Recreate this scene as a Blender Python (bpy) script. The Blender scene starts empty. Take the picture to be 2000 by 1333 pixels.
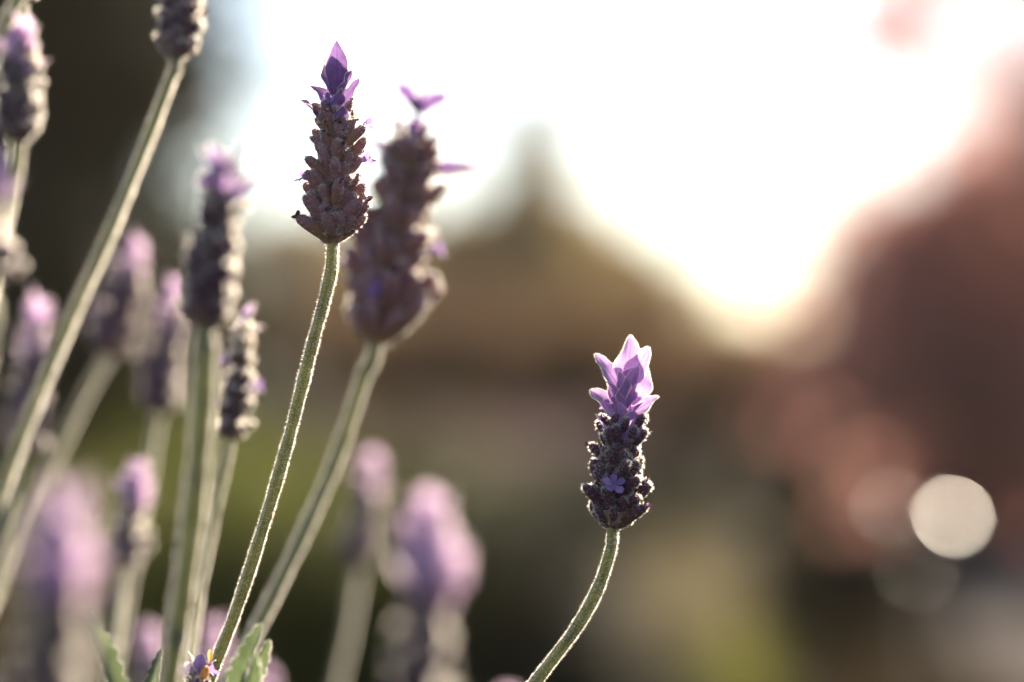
import bpy, math, random
import numpy as np
from mathutils import Vector, Matrix, Quaternion

R = math.radians
SC = bpy.context.scene
COL = SC.collection

# ------------------------------------------------------------------ camera
CAM_Z, PITCH, FOCAL, FOCUS, FSTOP = 0.62, 0.9, 100.0, 0.56, 4.8
cd = bpy.data.cameras.new('camera')
cam = bpy.data.objects.new('camera', cd)
COL.objects.link(cam)
cam.location = (0, 0, CAM_Z)
cam.rotation_euler = (R(90 + PITCH), 0, 0)
cd.lens, cd.sensor_width = FOCAL, 36.0
cd.clip_start, cd.clip_end = 0.02, 2000
cd.dof.use_dof = True
cd.dof.focus_distance = FOCUS
cd.dof.aperture_fstop = FSTOP
cd.dof.aperture_blades = 0
SC.camera = cam

# ------------------------------------------------------------------ sky and sun
SUN_AZ, SUN_EL = 27.0, 26.0          # azimuth clockwise from +Y (the view direction)
w = bpy.data.worlds.new('World'); SC.world = w; w.use_nodes = True
nt = w.node_tree; nt.nodes.clear()
sky = nt.nodes.new('ShaderNodeTexSky'); sky.sky_type = 'NISHITA'; sky.sun_disc = False
sky.sun_elevation = R(SUN_EL); sky.sun_rotation = R(SUN_AZ)
sky.dust_density = 0.4; sky.air_density = 0.8; sky.ozone_density = 0.2
bg = nt.nodes.new('ShaderNodeBackground'); bg.inputs['Strength'].default_value = 0.052
wo = nt.nodes.new('ShaderNodeOutputWorld')
nt.links.new(sky.outputs[0], bg.inputs[0]); nt.links.new(bg.outputs[0], wo.inputs[0])
sd = bpy.data.lights.new('sun', 'SUN'); sd.energy = 5.0; sd.angle = R(0.53); sd.color = (1.0, 0.86, 0.67)
sun = bpy.data.objects.new('sun', sd); COL.objects.link(sun)
sdir = Vector((math.sin(R(SUN_AZ)) * math.cos(R(SUN_EL)), math.cos(R(SUN_AZ)) * math.cos(R(SUN_EL)), math.sin(R(SUN_EL))))
sun.rotation_euler = sdir.to_track_quat('Z', 'Y').to_euler()
sun.location = sdir * 60

SC.view_settings.view_transform = 'Standard'
SC.view_settings.look = 'None'
SC.view_settings.exposure = 2.15
SC.view_settings.gamma = 1.0
SC.render.engine = 'CYCLES'
SC.cycles.use_denoising = True
try:
    SC.cycles.denoiser = 'OPENIMAGEDENOISE'
except Exception:
    pass
SC.cycles.max_bounces = 8
SC.cycles.transmission_bounces = 6
SC.cycles.sample_clamp_indirect = 6.0
SC.cycles.sample_clamp_direct = 0.0
SC.cycles.use_adaptive_sampling = False

# ------------------------------------------------------------------ geometry helpers
FWD = Vector((0, math.cos(R(PITCH)), math.sin(R(PITCH))))
UPV = Vector((0, -math.sin(R(PITCH)), math.cos(R(PITCH))))
K = 36.0 / FOCAL / 2000.0            # metres per photo pixel per metre of distance


def at(px, py, D):
    """world point seen at photo pixel px, py at the distance D"""
    return Vector((0, 0, CAM_Z)) + FWD * D + Vector((1, 0, 0)) * ((px - 1000) * K * D) + UPV * ((666.5 - py) * K * D)


def link(o, parent=None):
    COL.objects.link(o)
    if parent is not None:
        o.parent = parent
    return o


def mesh_obj(name, me, parent=None):
    return link(bpy.data.objects.new(name, me), parent)


def tag(o, label=None, cat=None, group=None, kind=None):
    if label: o['label'] = label
    if cat: o['category'] = cat
    if group: o['group'] = group
    if kind: o['kind'] = kind
    return o


def empty(name, loc=(0, 0, 0)):
    o = bpy.data.objects.new(name, None); o.empty_display_size = 0.01
    COL.objects.link(o); o.location = loc
    return o


def np_mesh(name, V, F, mat, smooth=True, uv=None):
    """V (n,3); F (m,k): faces all of k corners"""
    V = np.asarray(V, dtype=np.float32); F = np.asarray(F, dtype=np.int32)
    me = bpy.data.meshes.new(name)
    me.vertices.add(len(V)); me.vertices.foreach_set('co', V.ravel())
    m, k = F.shape
    me.loops.add(m * k); me.loops.foreach_set('vertex_index', F.ravel())
    me.polygons.add(m)
    me.polygons.foreach_set('loop_start', np.arange(0, m * k, k, dtype=np.int32))
    me.polygons.foreach_set('loop_total', np.full(m, k, dtype=np.int32))
    if uv is not None:
        l = me.uv_layers.new(name='UVMap')
        l.data.foreach_set('uv', np.asarray(uv, dtype=np.float32)[F.ravel()].ravel())
    me.update(calc_edges=True); me.validate()
    me.polygons.foreach_set('use_smooth', np.full(len(me.polygons), smooth, dtype=bool))
    me.materials.append(mat)
    return me


def catmull(P, n_per):
    P = [np.array(p, dtype=float) for p in P]
    Q = [2 * P[0] - P[1]] + P + [2 * P[-1] - P[-2]]
    out = []
    for i in range(1, len(Q) - 2):
        p0, p1, p2, p3 = Q[i - 1], Q[i], Q[i + 1], Q[i + 2]
        n = n_per if np.isscalar(n_per) else n_per[i - 1]
        for t in np.linspace(0, 1, n, endpoint=False):
            out.append(0.5 * ((2 * p1) + (-p0 + p2) * t + (2 * p0 - 5 * p1 + 4 * p2 - p3) * t * t + (-p0 + 3 * p1 - 3 * p2 + p3) * t ** 3))
    out.append(Q[-2])
    return np.array(out)


def frames(path):
    T = np.gradient(path, axis=0); T /= np.linalg.norm(T, axis=1)[:, None] + 1e-12
    N = np.zeros_like(T)
    a = np.array([0.0, -1.0, 0.0])
    n = a - T[0] * a.dot(T[0])
    if np.linalg.norm(n) < 1e-3:
        a = np.array([1.0, 0, 0]); n = a - T[0] * a.dot(T[0])
    for i in range(len(path)):
        n = n - T[i] * n.dot(T[i]); n /= np.linalg.norm(n); N[i] = n
    return T, N, np.cross(T, N)


def tube(path, rad, seg=8, lobes=0.0, twist=0.0, caps=True):
    """returns V, F(quads); lobes > 0 gives the four-ribbed section of a mint-family stem"""
    path = np.asarray(path, dtype=float)
    T, N, B = frames(path)
    n = len(path); rad = np.broadcast_to(np.asarray(rad, dtype=float), (n,))
    th = np.linspace(0, 2 * np.pi, seg, endpoint=False)
    rr = 1 + lobes * np.cos(4 * th)
    ph = th[None, :] + twist * np.linspace(0, 1, n)[:, None]
    V = path[:, None, :] + (np.cos(ph)[:, :, None] * N[:, None, :] + np.sin(ph)[:, :, None] * B[:, None, :]) * (rad[:, None] * rr[None, :])[:, :, None]
    i = np.arange(n - 1)[:, None] * seg; j = np.arange(seg)[None, :]
    a = i + j; b = i + (j + 1) % seg
    F = np.stack([a, b, b + seg, a + seg], -1).reshape(-1, 4)
    V = V.reshape(-1, 3)
    if caps and seg % 2 == 0:
        last = (n - 1) * seg
        for k in range(seg // 2 - 1):
            F = np.vstack([F, [[last + k, last + k + 1, last + seg - 2 - k, last + seg - 1 - k]], [[seg - 1 - k, seg - 2 - k, k + 1, k]]])
    return V, F


def merge(parts):
    Vs, Fs, o = [], [], 0
    for V, F in parts:
        Vs.append(V); Fs.append(F + o); o += len(V)
    return np.vstack(Vs), np.vstack(Fs)


# ------------------------------------------------------------------ materials
def newmat(name):
    m = bpy.data.materials.new(name); m.use_nodes = True
    m.node_tree.nodes.clear()
    return m, m.node_tree


def N(nt, t, **kw):
    n = nt.nodes.new(t)
    for k, v in kw.items():
        setattr(n, k, v)
    return n


def leaf_mat(name, c1, c2, trans=0.4, rough=0.6, spec=0.3, tboost=1.3, tcol=None, sheen=0.0, vein=None, noise=None, bump=0.0):
    """thin living tissue: principled front and translucent back-light, colour varied from piece to piece"""
    m, nt = newmat(name); L = nt.links.new
    out = N(nt, 'ShaderNodeOutputMaterial')
    geo = N(nt, 'ShaderNodeNewGeometry')
    oi = N(nt, 'ShaderNodeObjectInfo')
    add = N(nt, 'ShaderNodeMath', operation='ADD'); L(geo.outputs['Random Per Island'], add.inputs[0]); L(oi.outputs['Random'], add.inputs[1])
    fr = N(nt, 'ShaderNodeMath', operation='FRACT'); L(add.outputs[0], fr.inputs[0])
    mix = N(nt, 'ShaderNodeMix', data_type='RGBA'); L(fr.outputs[0], mix.inputs[0])
    mix.inputs[6].default_value = (*c1, 1); mix.inputs[7].default_value = (*c2, 1)
    col = mix.outputs[2]
    if noise:
        tc = N(nt, 'ShaderNodeTexCoord')
        nz = N(nt, 'ShaderNodeTexNoise'); nz.inputs['Scale'].default_value = noise; nz.inputs['Detail'].default_value = 4
        L(tc.outputs['Object'], nz.inputs['Vector'])
        mr = N(nt, 'ShaderNodeMapRange'); mr.inputs[1].default_value = 0.3; mr.inputs[2].default_value = 0.7; mr.inputs[3].default_value = 0.72; mr.inputs[4].default_value = 1.25
        L(nz.outputs[0], mr.inputs[0])
        mm = N(nt, 'ShaderNodeVectorMath', operation='SCALE'); L(col, mm.inputs[0]); L(mr.outputs[0], mm.inputs['Scale'])
        col = mm.outputs[0]
    if vein:
        uv = N(nt, 'ShaderNodeUVMap'); sp = N(nt, 'ShaderNodeSeparateXYZ'); L(uv.outputs[0], sp.inputs[0])
        # u in 0..1 across, v along: dark midrib and forking side veins
        a = N(nt, 'ShaderNodeMath', operation='SUBTRACT'); L(sp.outputs[0], a.inputs[0]); a.inputs[1].default_value = 0.5
        ab = N(nt, 'ShaderNodeMath', operation='ABSOLUTE'); L(a.outputs[0], ab.inputs[0])
        mid = N(nt, 'ShaderNodeMapRange'); mid.inputs[1].default_value = 0.0; mid.inputs[2].default_value = 0.05; mid.inputs[3].default_value = 1; mid.inputs[4].default_value = 0
        L(ab.outputs[0], mid.inputs[0])
        sm = N(nt, 'ShaderNodeMath', operation='MULTIPLY_ADD'); L(ab.outputs[0], sm.inputs[0]); sm.inputs[1].default_value = -0.9; L(sp.outputs[1], sm.inputs[2])
        sn = N(nt, 'ShaderNodeMath', operation='MULTIPLY'); L(sm.outputs[0], sn.inputs[0]); sn.inputs[1].default_value = 46.0
        si = N(nt, 'ShaderNodeMath', operation='SINE'); L(sn.outputs[0], si.inputs[0])
        sv = N(nt, 'ShaderNodeMapRange'); sv.inputs[1].default_value = 0.8; sv.inputs[2].default_value = 1.0; sv.inputs[3].default_value = 0; sv.inputs[4].default_value = 0.3
        L(si.outputs[0], sv.inputs[0])
        mx = N(nt, 'ShaderNodeMath', operation='MAXIMUM'); L(mid.outputs[0], mx.inputs[0]); L(sv.outputs[0], mx.inputs[1])
        vm = N(nt, 'ShaderNodeMix', data_type='RGBA'); sc = N(nt, 'ShaderNodeMath', operation='MULTIPLY'); L(mx.outputs[0], sc.inputs[0]); sc.inputs[1].default_value = 0.75
        L(sc.outputs[0], vm.inputs[0]); L(col, vm.inputs[6]); vm.inputs[7].default_value = (*vein, 1)
        col = vm.outputs[2]
    p = N(nt, 'ShaderNodeBsdfPrincipled'); L(col, p.inputs['Base Color'])
    p.inputs['Roughness'].default_value = rough; p.inputs['Specular IOR Level'].default_value = spec
    p.inputs['Sheen Weight'].default_value = sheen; p.inputs['Sheen Roughness'].default_value = 0.4
    tb = N(nt, 'ShaderNodeVectorMath', operation='MULTIPLY'); L(col, tb.inputs[0])
    tb.inputs[1].default_value = tuple(tboost * v for v in (tcol or (1, 1, 1)))
    tr = N(nt, 'ShaderNodeBsdfTranslucent'); L(tb.outputs[0], tr.inputs[0])
    if bump:
        tc2 = N(nt, 'ShaderNodeTexCoord'); nz2 = N(nt, 'ShaderNodeTexNoise'); nz2.inputs['Scale'].default_value = bump
        L(tc2.outputs['Object'], nz2.inputs['Vector'])
        bp = N(nt, 'ShaderNodeBump'); bp.inputs['Strength'].default_value = 0.5; bp.inputs['Distance'].default_value = 0.0003
        L(nz2.outputs[0], bp.inputs['Height']); L(bp.outputs[0], p.inputs['Normal'])
    ms = N(nt, 'ShaderNodeMixShader'); ms.inputs[0].default_value = trans
    L(p.outputs[0], ms.inputs[1]); L(tr.outputs[0], ms.inputs[2]); L(ms.outputs[0], out.inputs[0])
    return m


def calyx_mat(name, base, mid, tip, trans=0.22):
    """felted calyx: greenish grey foot, brown-mauve belly, violet mouth, vertical ribs"""
    m, nt = newmat(name); L = nt.links.new
    out = N(nt, 'ShaderNodeOutputMaterial'); tc = N(nt, 'ShaderNodeTexCoord'); oi = N(nt, 'ShaderNodeObjectInfo')
    sp = N(nt, 'ShaderNodeSeparateXYZ'); L(tc.outputs['Generated'], sp.inputs[0])
    nz = N(nt, 'ShaderNodeTexNoise'); nz.inputs['Scale'].default_value = 900; L(tc.outputs['Object'], nz.inputs['Vector'])
    ad = N(nt, 'ShaderNodeMath', operation='MULTIPLY_ADD'); L(nz.outputs[0], ad.inputs[0]); ad.inputs[1].default_value = 0.3; L(sp.outputs[2], ad.inputs[2])
    ad2 = N(nt, 'ShaderNodeMath', operation='MULTIPLY_ADD'); L(oi.outputs['Random'], ad2.inputs[0]); ad2.inputs[1].default_value = 0.4; L(ad.outputs[0], ad2.inputs[2])
    rp = N(nt, 'ShaderNodeValToRGB'); L(ad2.outputs[0], rp.inputs[0])
    e = rp.color_ramp.elements; e[0].position = 0.15; e[0].color = (*base, 1); e[1].position = 0.6; e[1].color = (*mid, 1)
    e2 = e.new(1.15 if False else 1.0); e2.color = (*tip, 1)
    p = N(nt, 'ShaderNodeBsdfPrincipled'); L(rp.outputs[0], p.inputs['Base Color'])
    p.inputs['Roughness'].default_value = 0.85; p.inputs['Specular IOR Level'].default_value = 0.15
    p.inputs['Sheen Weight'].default_value = 0.35; p.inputs['Sheen Roughness'].default_value = 0.35
    p.inputs['Sheen Tint'].default_value = (1, 0.93, 0.85, 1)
    bp = N(nt, 'ShaderNodeBump'); bp.inputs['Strength'].default_value = 0.6; bp.inputs['Distance'].default_value = 0.00015
    nz2 = N(nt, 'ShaderNodeTexNoise'); nz2.inputs['Scale'].default_value = 4000; L(tc.outputs['Object'], nz2.inputs['Vector'])
    L(nz2.outputs[0], bp.inputs['Height']); L(bp.outputs[0], p.inputs['Normal'])
    tr = N(nt, 'ShaderNodeBsdfTranslucent'); L(rp.outputs[0], tr.inputs[0])
    ms = N(nt, 'ShaderNodeMixShader'); ms.inputs[0].default_value = trans
    L(p.outputs[0], ms.inputs[1]); L(tr.outputs[0], ms.inputs[2]); L(ms.outputs[0], out.inputs[0])
    return m


def bark_mat(name, c1, c2):
    m, nt = newmat(name); L = nt.links.new
    out = N(nt, 'ShaderNodeOutputMaterial'); tc = N(nt, 'ShaderNodeTexCoord')
    mp = N(nt, 'ShaderNodeMapping'); mp.inputs['Scale'].default_value = (14, 14, 2.5); L(tc.outputs['Object'], mp.inputs[0])
    nz = N(nt, 'ShaderNodeTexNoise'); nz.inputs['Scale'].default_value = 1.5; nz.inputs['Detail'].default_value = 6; L(mp.outputs[0], nz.inputs['Vector'])
    rp = N(nt, 'ShaderNodeValToRGB'); L(nz.outputs[0], rp.inputs[0])
    rp.color_ramp.elements[0].position = 0.35; rp.color_ramp.elements[0].color = (*c1, 1); rp.color_ramp.elements[1].position = 0.7; rp.color_ramp.elements[1].color = (*c2, 1)
    p = N(nt, 'ShaderNodeBsdfPrincipled'); L(rp.outputs[0], p.inputs['Base Color']); p.inputs['Roughness'].default_value = 0.9
    bp = N(nt, 'ShaderNodeBump'); bp.inputs['Strength'].default_value = 0.7; bp.inputs['Distance'].default_value = 0.02
    L(nz.outputs[0], bp.inputs['Height']); L(bp.outputs[0], p.inputs['Normal']); L(p.outputs[0], out.inputs[0])
    return m


def ground_mat(name, cols, s1, s2, bumpd):
    m, nt = newmat(name); L = nt.links.new
    out = N(nt, 'ShaderNodeOutputMaterial'); tc = N(nt, 'ShaderNodeTexCoord')
    a = N(nt, 'ShaderNodeTexNoise'); a.inputs['Scale'].default_value = s1; a.inputs['Detail'].default_value = 8; L(tc.outputs['Object'], a.inputs['Vector'])
    b = N(nt, 'ShaderNodeTexNoise'); b.inputs['Scale'].default_value = s2; b.inputs['Detail'].default_value = 6; L(tc.outputs['Object'], b.inputs['Vector'])
    mx = N(nt, 'ShaderNodeMath', operation='ADD'); L(a.outputs[0], mx.inputs[0]); L(b.outputs[0], mx.inputs[1])
    hf = N(nt, 'ShaderNodeMath', operation='MULTIPLY'); L(mx.outputs[0], hf.inputs[0]); hf.inputs[1].default_value = 0.5
    rp = N(nt, 'ShaderNodeValToRGB'); L(hf.outputs[0], rp.inputs[0])
    e = rp.color_ramp.elements; e[0].position = 0.36; e[0].color = (*cols[0], 1); e[1].position = 0.64; e[1].color = (*cols[2], 1)
    x = e.new(0.5); x.color = (*cols[1], 1)
    p = N(nt, 'ShaderNodeBsdfPrincipled'); L(rp.outputs[0], p.inputs['Base Color']); p.inputs['Roughness'].default_value = 0.95; p.inputs['Specular IOR Level'].default_value = 0.0
    bp = N(nt, 'ShaderNodeBump'); bp.inputs['Strength'].default_value = 0.8; bp.inputs['Distance'].default_value = bumpd
    L(b.outputs[0], bp.inputs['Height']); L(bp.outputs[0], p.inputs['Normal']); L(p.outputs[0], out.inputs[0])
    return m


MAT = {}
MAT['stem'] = leaf_mat('lavender_stem', (0.135, 0.14, 0.058), (0.165, 0.165, 0.07), trans=0.36, rough=0.7, spec=0.2, tboost=2.8, sheen=0.5, noise=260, bump=2500)
MAT['fuzz'] = leaf_mat('fine_hairs', (0.84, 0.80, 0.74), (0.8, 0.76, 0.7), trans=0.95, rough=0.6, spec=0.05, tboost=1.2)
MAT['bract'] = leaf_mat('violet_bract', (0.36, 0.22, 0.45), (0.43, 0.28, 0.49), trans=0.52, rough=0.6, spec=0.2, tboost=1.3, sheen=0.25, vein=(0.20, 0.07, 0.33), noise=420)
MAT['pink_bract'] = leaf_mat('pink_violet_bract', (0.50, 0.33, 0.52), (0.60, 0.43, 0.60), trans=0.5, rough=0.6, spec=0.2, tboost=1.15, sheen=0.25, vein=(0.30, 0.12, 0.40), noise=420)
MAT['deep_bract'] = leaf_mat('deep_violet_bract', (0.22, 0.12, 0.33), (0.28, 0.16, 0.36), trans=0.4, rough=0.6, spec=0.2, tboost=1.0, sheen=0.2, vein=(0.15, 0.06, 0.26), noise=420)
MAT['papery'] = leaf_mat('papery_bract', (0.22, 0.14, 0.12), (0.27, 0.18, 0.14), trans=0.3, rough=0.8, spec=0.1, tboost=1.3, sheen=0.3, vein=(0.12, 0.07, 0.06), noise=500)
MAT['petal'] = leaf_mat('floret_petal', (0.29, 0.17, 0.42), (0.37, 0.24, 0.48), trans=0.45, rough=0.55, spec=0.25, tboost=1.2, noise=900)
MAT['dried'] = leaf_mat('dried_petal', (0.60, 0.33, 0.12), (0.5, 0.25, 0.08), trans=0.45, rough=0.6, tboost=1.3, noise=900)
MAT['calyx'] = calyx_mat('mauve_calyx', (0.20, 0.16, 0.10), (0.18, 0.11, 0.10), (0.18, 0.09, 0.14))
MAT['calyx_tan_glare'] = calyx_mat('tan_glare_calyx', (0.40, 0.28, 0.16), (0.41, 0.245, 0.15), (0.36, 0.19, 0.20), trans=0.3)  # brown-tan calyx, its colour lightened to carry veiling glare from the sky
MAT['calyx_dark'] = calyx_mat('dark_calyx', (0.14, 0.105, 0.065), (0.115, 0.066, 0.055), (0.12, 0.055, 0.08))
MAT['leaf'] = leaf_mat('lavender_leaf', (0.075, 0.105, 0.045), (0.105, 0.13, 0.065), trans=0.35, rough=0.6, spec=0.25, tboost=1.3, sheen=0.35, vein=(0.18, 0.22, 0.11), noise=250)
MAT['foliage'] = leaf_mat('lavender_foliage', (0.06, 0.085, 0.045), (0.12, 0.14, 0.08), trans=0.35, rough=0.7, spec=0.2, tboost=1.4)
MAT['far_spike'] = leaf_mat('far_lavender_spike', (0.16, 0.10, 0.13), (0.22, 0.14, 0.17), trans=0.35, rough=0.8, tboost=1.3)
MAT['bark'] = bark_mat('bark', (0.05, 0.038, 0.028), (0.12, 0.09, 0.065))

GRP = 'lavender flower stalks of the clump'
rng = np.random.default_rng(11)
rnd = random.Random(5)

# ------------------------------------------------------------------ ground, path
gn = 60
gx = np.concatenate([-np.geomspace(240, 0.6, 40), np.geomspace(0.6, 240, 40)])
gy = np.concatenate([-np.geomspace(60, 0.6, 20), np.geomspace(0.6, 480, 60)])
GX, GY = np.meshgrid(gx, gy)
GZ = 0.012 * np.sin(GX * 1.7 + 1.1 * np.sin(GY * 0.9)) * np.exp(-(np.abs(GX) + np.abs(GY)) / 60) - 0.012
V = np.stack([GX, GY, GZ], -1).reshape(-1, 3)
ni, nj = GX.shape
ii, jj = np.meshgrid(np.arange(ni - 1), np.arange(nj - 1), indexing='ij'); a = (ii * nj + jj).ravel()
F = np.stack([a, a + 1, a + nj + 1, a + nj], -1)
MAT['ground'] = ground_mat('dry_lawn', ((0.010, 0.007, 0.005), (0.020, 0.015, 0.009), (0.040, 0.029, 0.016)), 0.9, 24, 0.03)
tag(mesh_obj('ground', np_mesh('ground', V, F, MAT['ground'])), 'dry green and brown lawn stretching to the trees', kind='structure')
MAT['path'] = ground_mat('pale_gravel', ((0.06, 0.052, 0.047), (0.09, 0.079, 0.072), (0.14, 0.125, 0.115)), 2.0, 90, 0.01)
pc = np.array([[1.55, 4.0], [1.60, 6.0], [1.9, 8.5], [2.6, 12], [3.9, 17], [6.0, 23]])
pl = catmull([(x, y, 0.0) for x, y in pc], 8)
tt = np.gradient(pl, axis=0); tt /= np.linalg.norm(tt, axis=1)[:, None]; sd_ = np.stack([tt[:, 1], -tt[:, 0], 0 * tt[:, 0]], -1)
wv = np.array([-0.6, -0.2, 0.2, 0.6]); zv = np.array([0.004, 0.012, 0.012, 0.004])
V = np.concatenate([pl + sd_ * (s + 0.03 * np.sin(7 * pl[:, 1:2] + 9 * s)) + np.array([0, 0, z]) for s, z in zip(wv, zv)])
n = len(pl); i = np.arange(n - 1)
F = np.concatenate([np.stack([i + k * n, i + (k + 1) * n, i + 1 + (k + 1) * n, i + 1 + k * n], -1) for k in range(3)])
tag(mesh_obj('path', np_mesh('path', V, F, MAT['path'])), 'pale grey gravel path curving away over the lawn', kind='structure')


# ------------------------------------------------------------------ foliage clouds
def leaf_quads(C, size, rngl, up=None, aspect=0.55, jit=0.35):
    """diamond leaves at the centres C; up = preferred long axis (n,3) or None for random"""
    n = len(C)
    ax = rngl.normal(size=(n, 3)) if up is None else up + rngl.normal(size=(n, 3)) * jit
    ax /= np.linalg.norm(ax, axis=1)[:, None] + 1e-9
    b = np.cross(ax, rngl.normal(size=(n, 3))); b /= np.linalg.norm(b, axis=1)[:, None] + 1e-9
    nn = np.cross(ax, b)
    s = size * rngl.uniform(0.6, 1.35, size=(n, 1))
    V = np.stack([C - ax * s, C + b * s * aspect + nn * s * 0.12, C + ax * s, C - b * s * aspect + nn * s * 0.12], 1).reshape(-1, 3)
    return V, np.arange(4 * n).reshape(-1, 4)


def broad_tree(name, label, cat, base, h, rad, leaf, bark, nleaf, size, seed, group=None, crown_from=0.3, clump=0.16, squash=1.0, top_thin=0.0):
    r = np.random.default_rng(seed)
    root = empty(name, base); tag(root, label, cat, group)
    tubes, tips = [], []
    lean = r.normal(size=2) * 0.03 * h
    tr = catmull([(0, 0, -0.05), (lean[0] * .3, lean[1] * .3, h * 0.3), (lean[0], lean[1], h * 0.62), (lean[0] * 1.3, lean[1] * 1.2, h * 0.9)], 5)
    tubes.append(tube(tr, np.linspace(0.035 * h, 0.008 * h, len(tr)), 8))
    nl = 16
    for k in range(nl):
        f = crown_from * 0.8 + (0.9 - crown_from * 0.8) * (k + r.random()) / nl
        p0 = tr[int(min(f / 0.9, 0.99) * (len(tr) - 1))]
        az = k * 2.4 + r.normal() * 0.3
        zz = f * h
        e = math.sqrt(max(0.05, 1 - ((f - 0.55) / 0.55) ** 2))
        L = rad * e * r.uniform(0.75, 1.0)
        p2 = p0 + np.array([math.cos(az) * L, math.sin(az) * L, L * r.uniform(0.1, 0.6) * squash])
        p1 = (p0 + p2) / 2 + np.array([0, 0, -0.06 * L]) + r.normal(size=3) * 0.04 * L
        lp = catmull([p0, p1, p2], 5)
        tubes.append(tube(lp, np.linspace(0.011 * h, 0.003 * h, len(lp)), 6))
        for q in (0.45, 0.7, 0.88, 1.0):
            tips.append(lp[int(q * (len(lp) - 1))] + r.normal(size=3) * 0.10 * rad)
    tips.append(tr[-1]); tips.append(tr[-1] + np.array([0, 0, 0.05 * h])); tips = np.array(tips)
    V, F = merge(tubes)
    mesh_obj('trunk', np_mesh('trunk', V, F, bark), root)
    wgt = r.uniform(0.4, 1.6, len(tips))
    if top_thin:
        wgt *= np.clip(1 - top_thin * (tips[:, 2] / h - 0.45), 0.12, 2)
    ci = r.choice(len(tips), nleaf, p=wgt / wgt.sum())
    C = tips[ci] + r.normal(size=(nleaf, 3)) * clump * rad * np.array([1, 1, 0.75]) * r.uniform(0.4, 1.5, (nleaf, 1))
    C[:, 2] = np.maximum(C[:, 2], 0.05)
    V, F = leaf_quads(C, size, r)
    cr = mesh_obj('crown', np_mesh('crown', V, F, leaf, smooth=False), root)
    return root


def conifer(name, label, cat, base, h, rad, leaf, bark, nleaf, size, seed, group=None):
    r = np.random.default_rng(seed)
    root = empty(name, base); tag(root, label, cat, group)
    tr = np.array([[0, 0, -0.05], [0.01 * h, 0, h * .4], [0, 0.005 * h, h * .8], [0, 0, h]])
    tubes = [tube(catmull(tr, 4), np.linspace(0.03 * h, 0.003 * h, 13), 8)]
    pts, ups = [], []
    nb = 90
    for k in range(nb):
        f = 0.08 + 0.9 * (k + r.random()) / nb
        az = k * 2.399 + r.normal() * 0.2
        L = rad * (1 - f) ** 0.85 * r.uniform(0.7, 1.15) + 0.02 * h
        d = np.array([math.cos(az), math.sin(az), 0])
        p0 = np.array([0, 0, f * h]); p2 = p0 + d * L + np.array([0, 0, -0.22 * L]); p1 = p0 + d * L * 0.55 + np.array([0, 0, 0.03 * L])
        lp = catmull([p0, p1, p2], 4)
        tubes.append(tube(lp, np.linspace(0.006 * h, 0.0015 * h, len(lp)), 4))
        m = max(8, int(nleaf / nb * (0.35 + 1.3 * (1 - f))))
        t = r.random(m) ** 0.7
        q = p0 + d * (L * t)[:, None] + np.array([0, 0, 1.0]) * (-0.2 * L * t ** 2)[:, None] + r.normal(size=(m, 3)) * np.array([1, 1, 0.5]) * (0.10 * L + 0.012 * h)
        pts.append(q); ups.append(np.tile(d + np.array([0, 0, -0.4]), (m, 1)))
    V, F = merge(tubes); mesh_obj('trunk', np_mesh('trunk', V, F, bark), root)
    V, F = leaf_quads(np.vstack(pts), size, r, up=np.vstack(ups), aspect=0.3)
    mesh_obj('crown', np_mesh('crown', V, F, leaf, smooth=False), root)
    return root


def on_ground(px, D):
    p = at(px, 700, D); return Vector((p.x, p.y, -0.02))


def height_at(py, D):
    return at(1000, py, D).z


LV = {
    'dark': leaf_mat('dark_evergreen_leaf', (0.024, 0.025, 0.011), (0.042, 0.037, 0.018), trans=0.2, tboost=1.3),
    'olive': leaf_mat('olive_leaf', (0.15, 0.105, 0.034), (0.22, 0.155, 0.06), trans=0.5, tboost=1.5),
    'brown': leaf_mat('bronze_leaf', (0.11, 0.06, 0.03), (0.165, 0.092, 0.045), trans=0.35, tboost=1.3),
    'red': leaf_mat('red_leaf', (0.34, 0.15, 0.13), (0.44, 0.25, 0.22), trans=0.6, tboost=1.4),
    'grey': leaf_mat('grey_green_leaf', (0.10, 0.10, 0.08), (0.15, 0.14, 0.11), trans=0.4, tboost=1.4),
    'green': leaf_mat('green_leaf', (0.045, 0.055, 0.012), (0.09, 0.095, 0.02), trans=0.45, tboost=1.5),
    'glossy': leaf_mat('glossy_leaf', (0.045, 0.05, 0.025), (0.07, 0.06, 0.03), trans=0.15, rough=0.28, spec=0.6),
    'straw': leaf_mat('straw_blade', (0.15, 0.125, 0.075), (0.22, 0.185, 0.115), trans=0.45, tboost=1.3),
    'lime': leaf_mat('lime_blade', (0.095, 0.10, 0.025), (0.145, 0.14, 0.036), trans=0.45, tboost=1.4),
}

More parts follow.
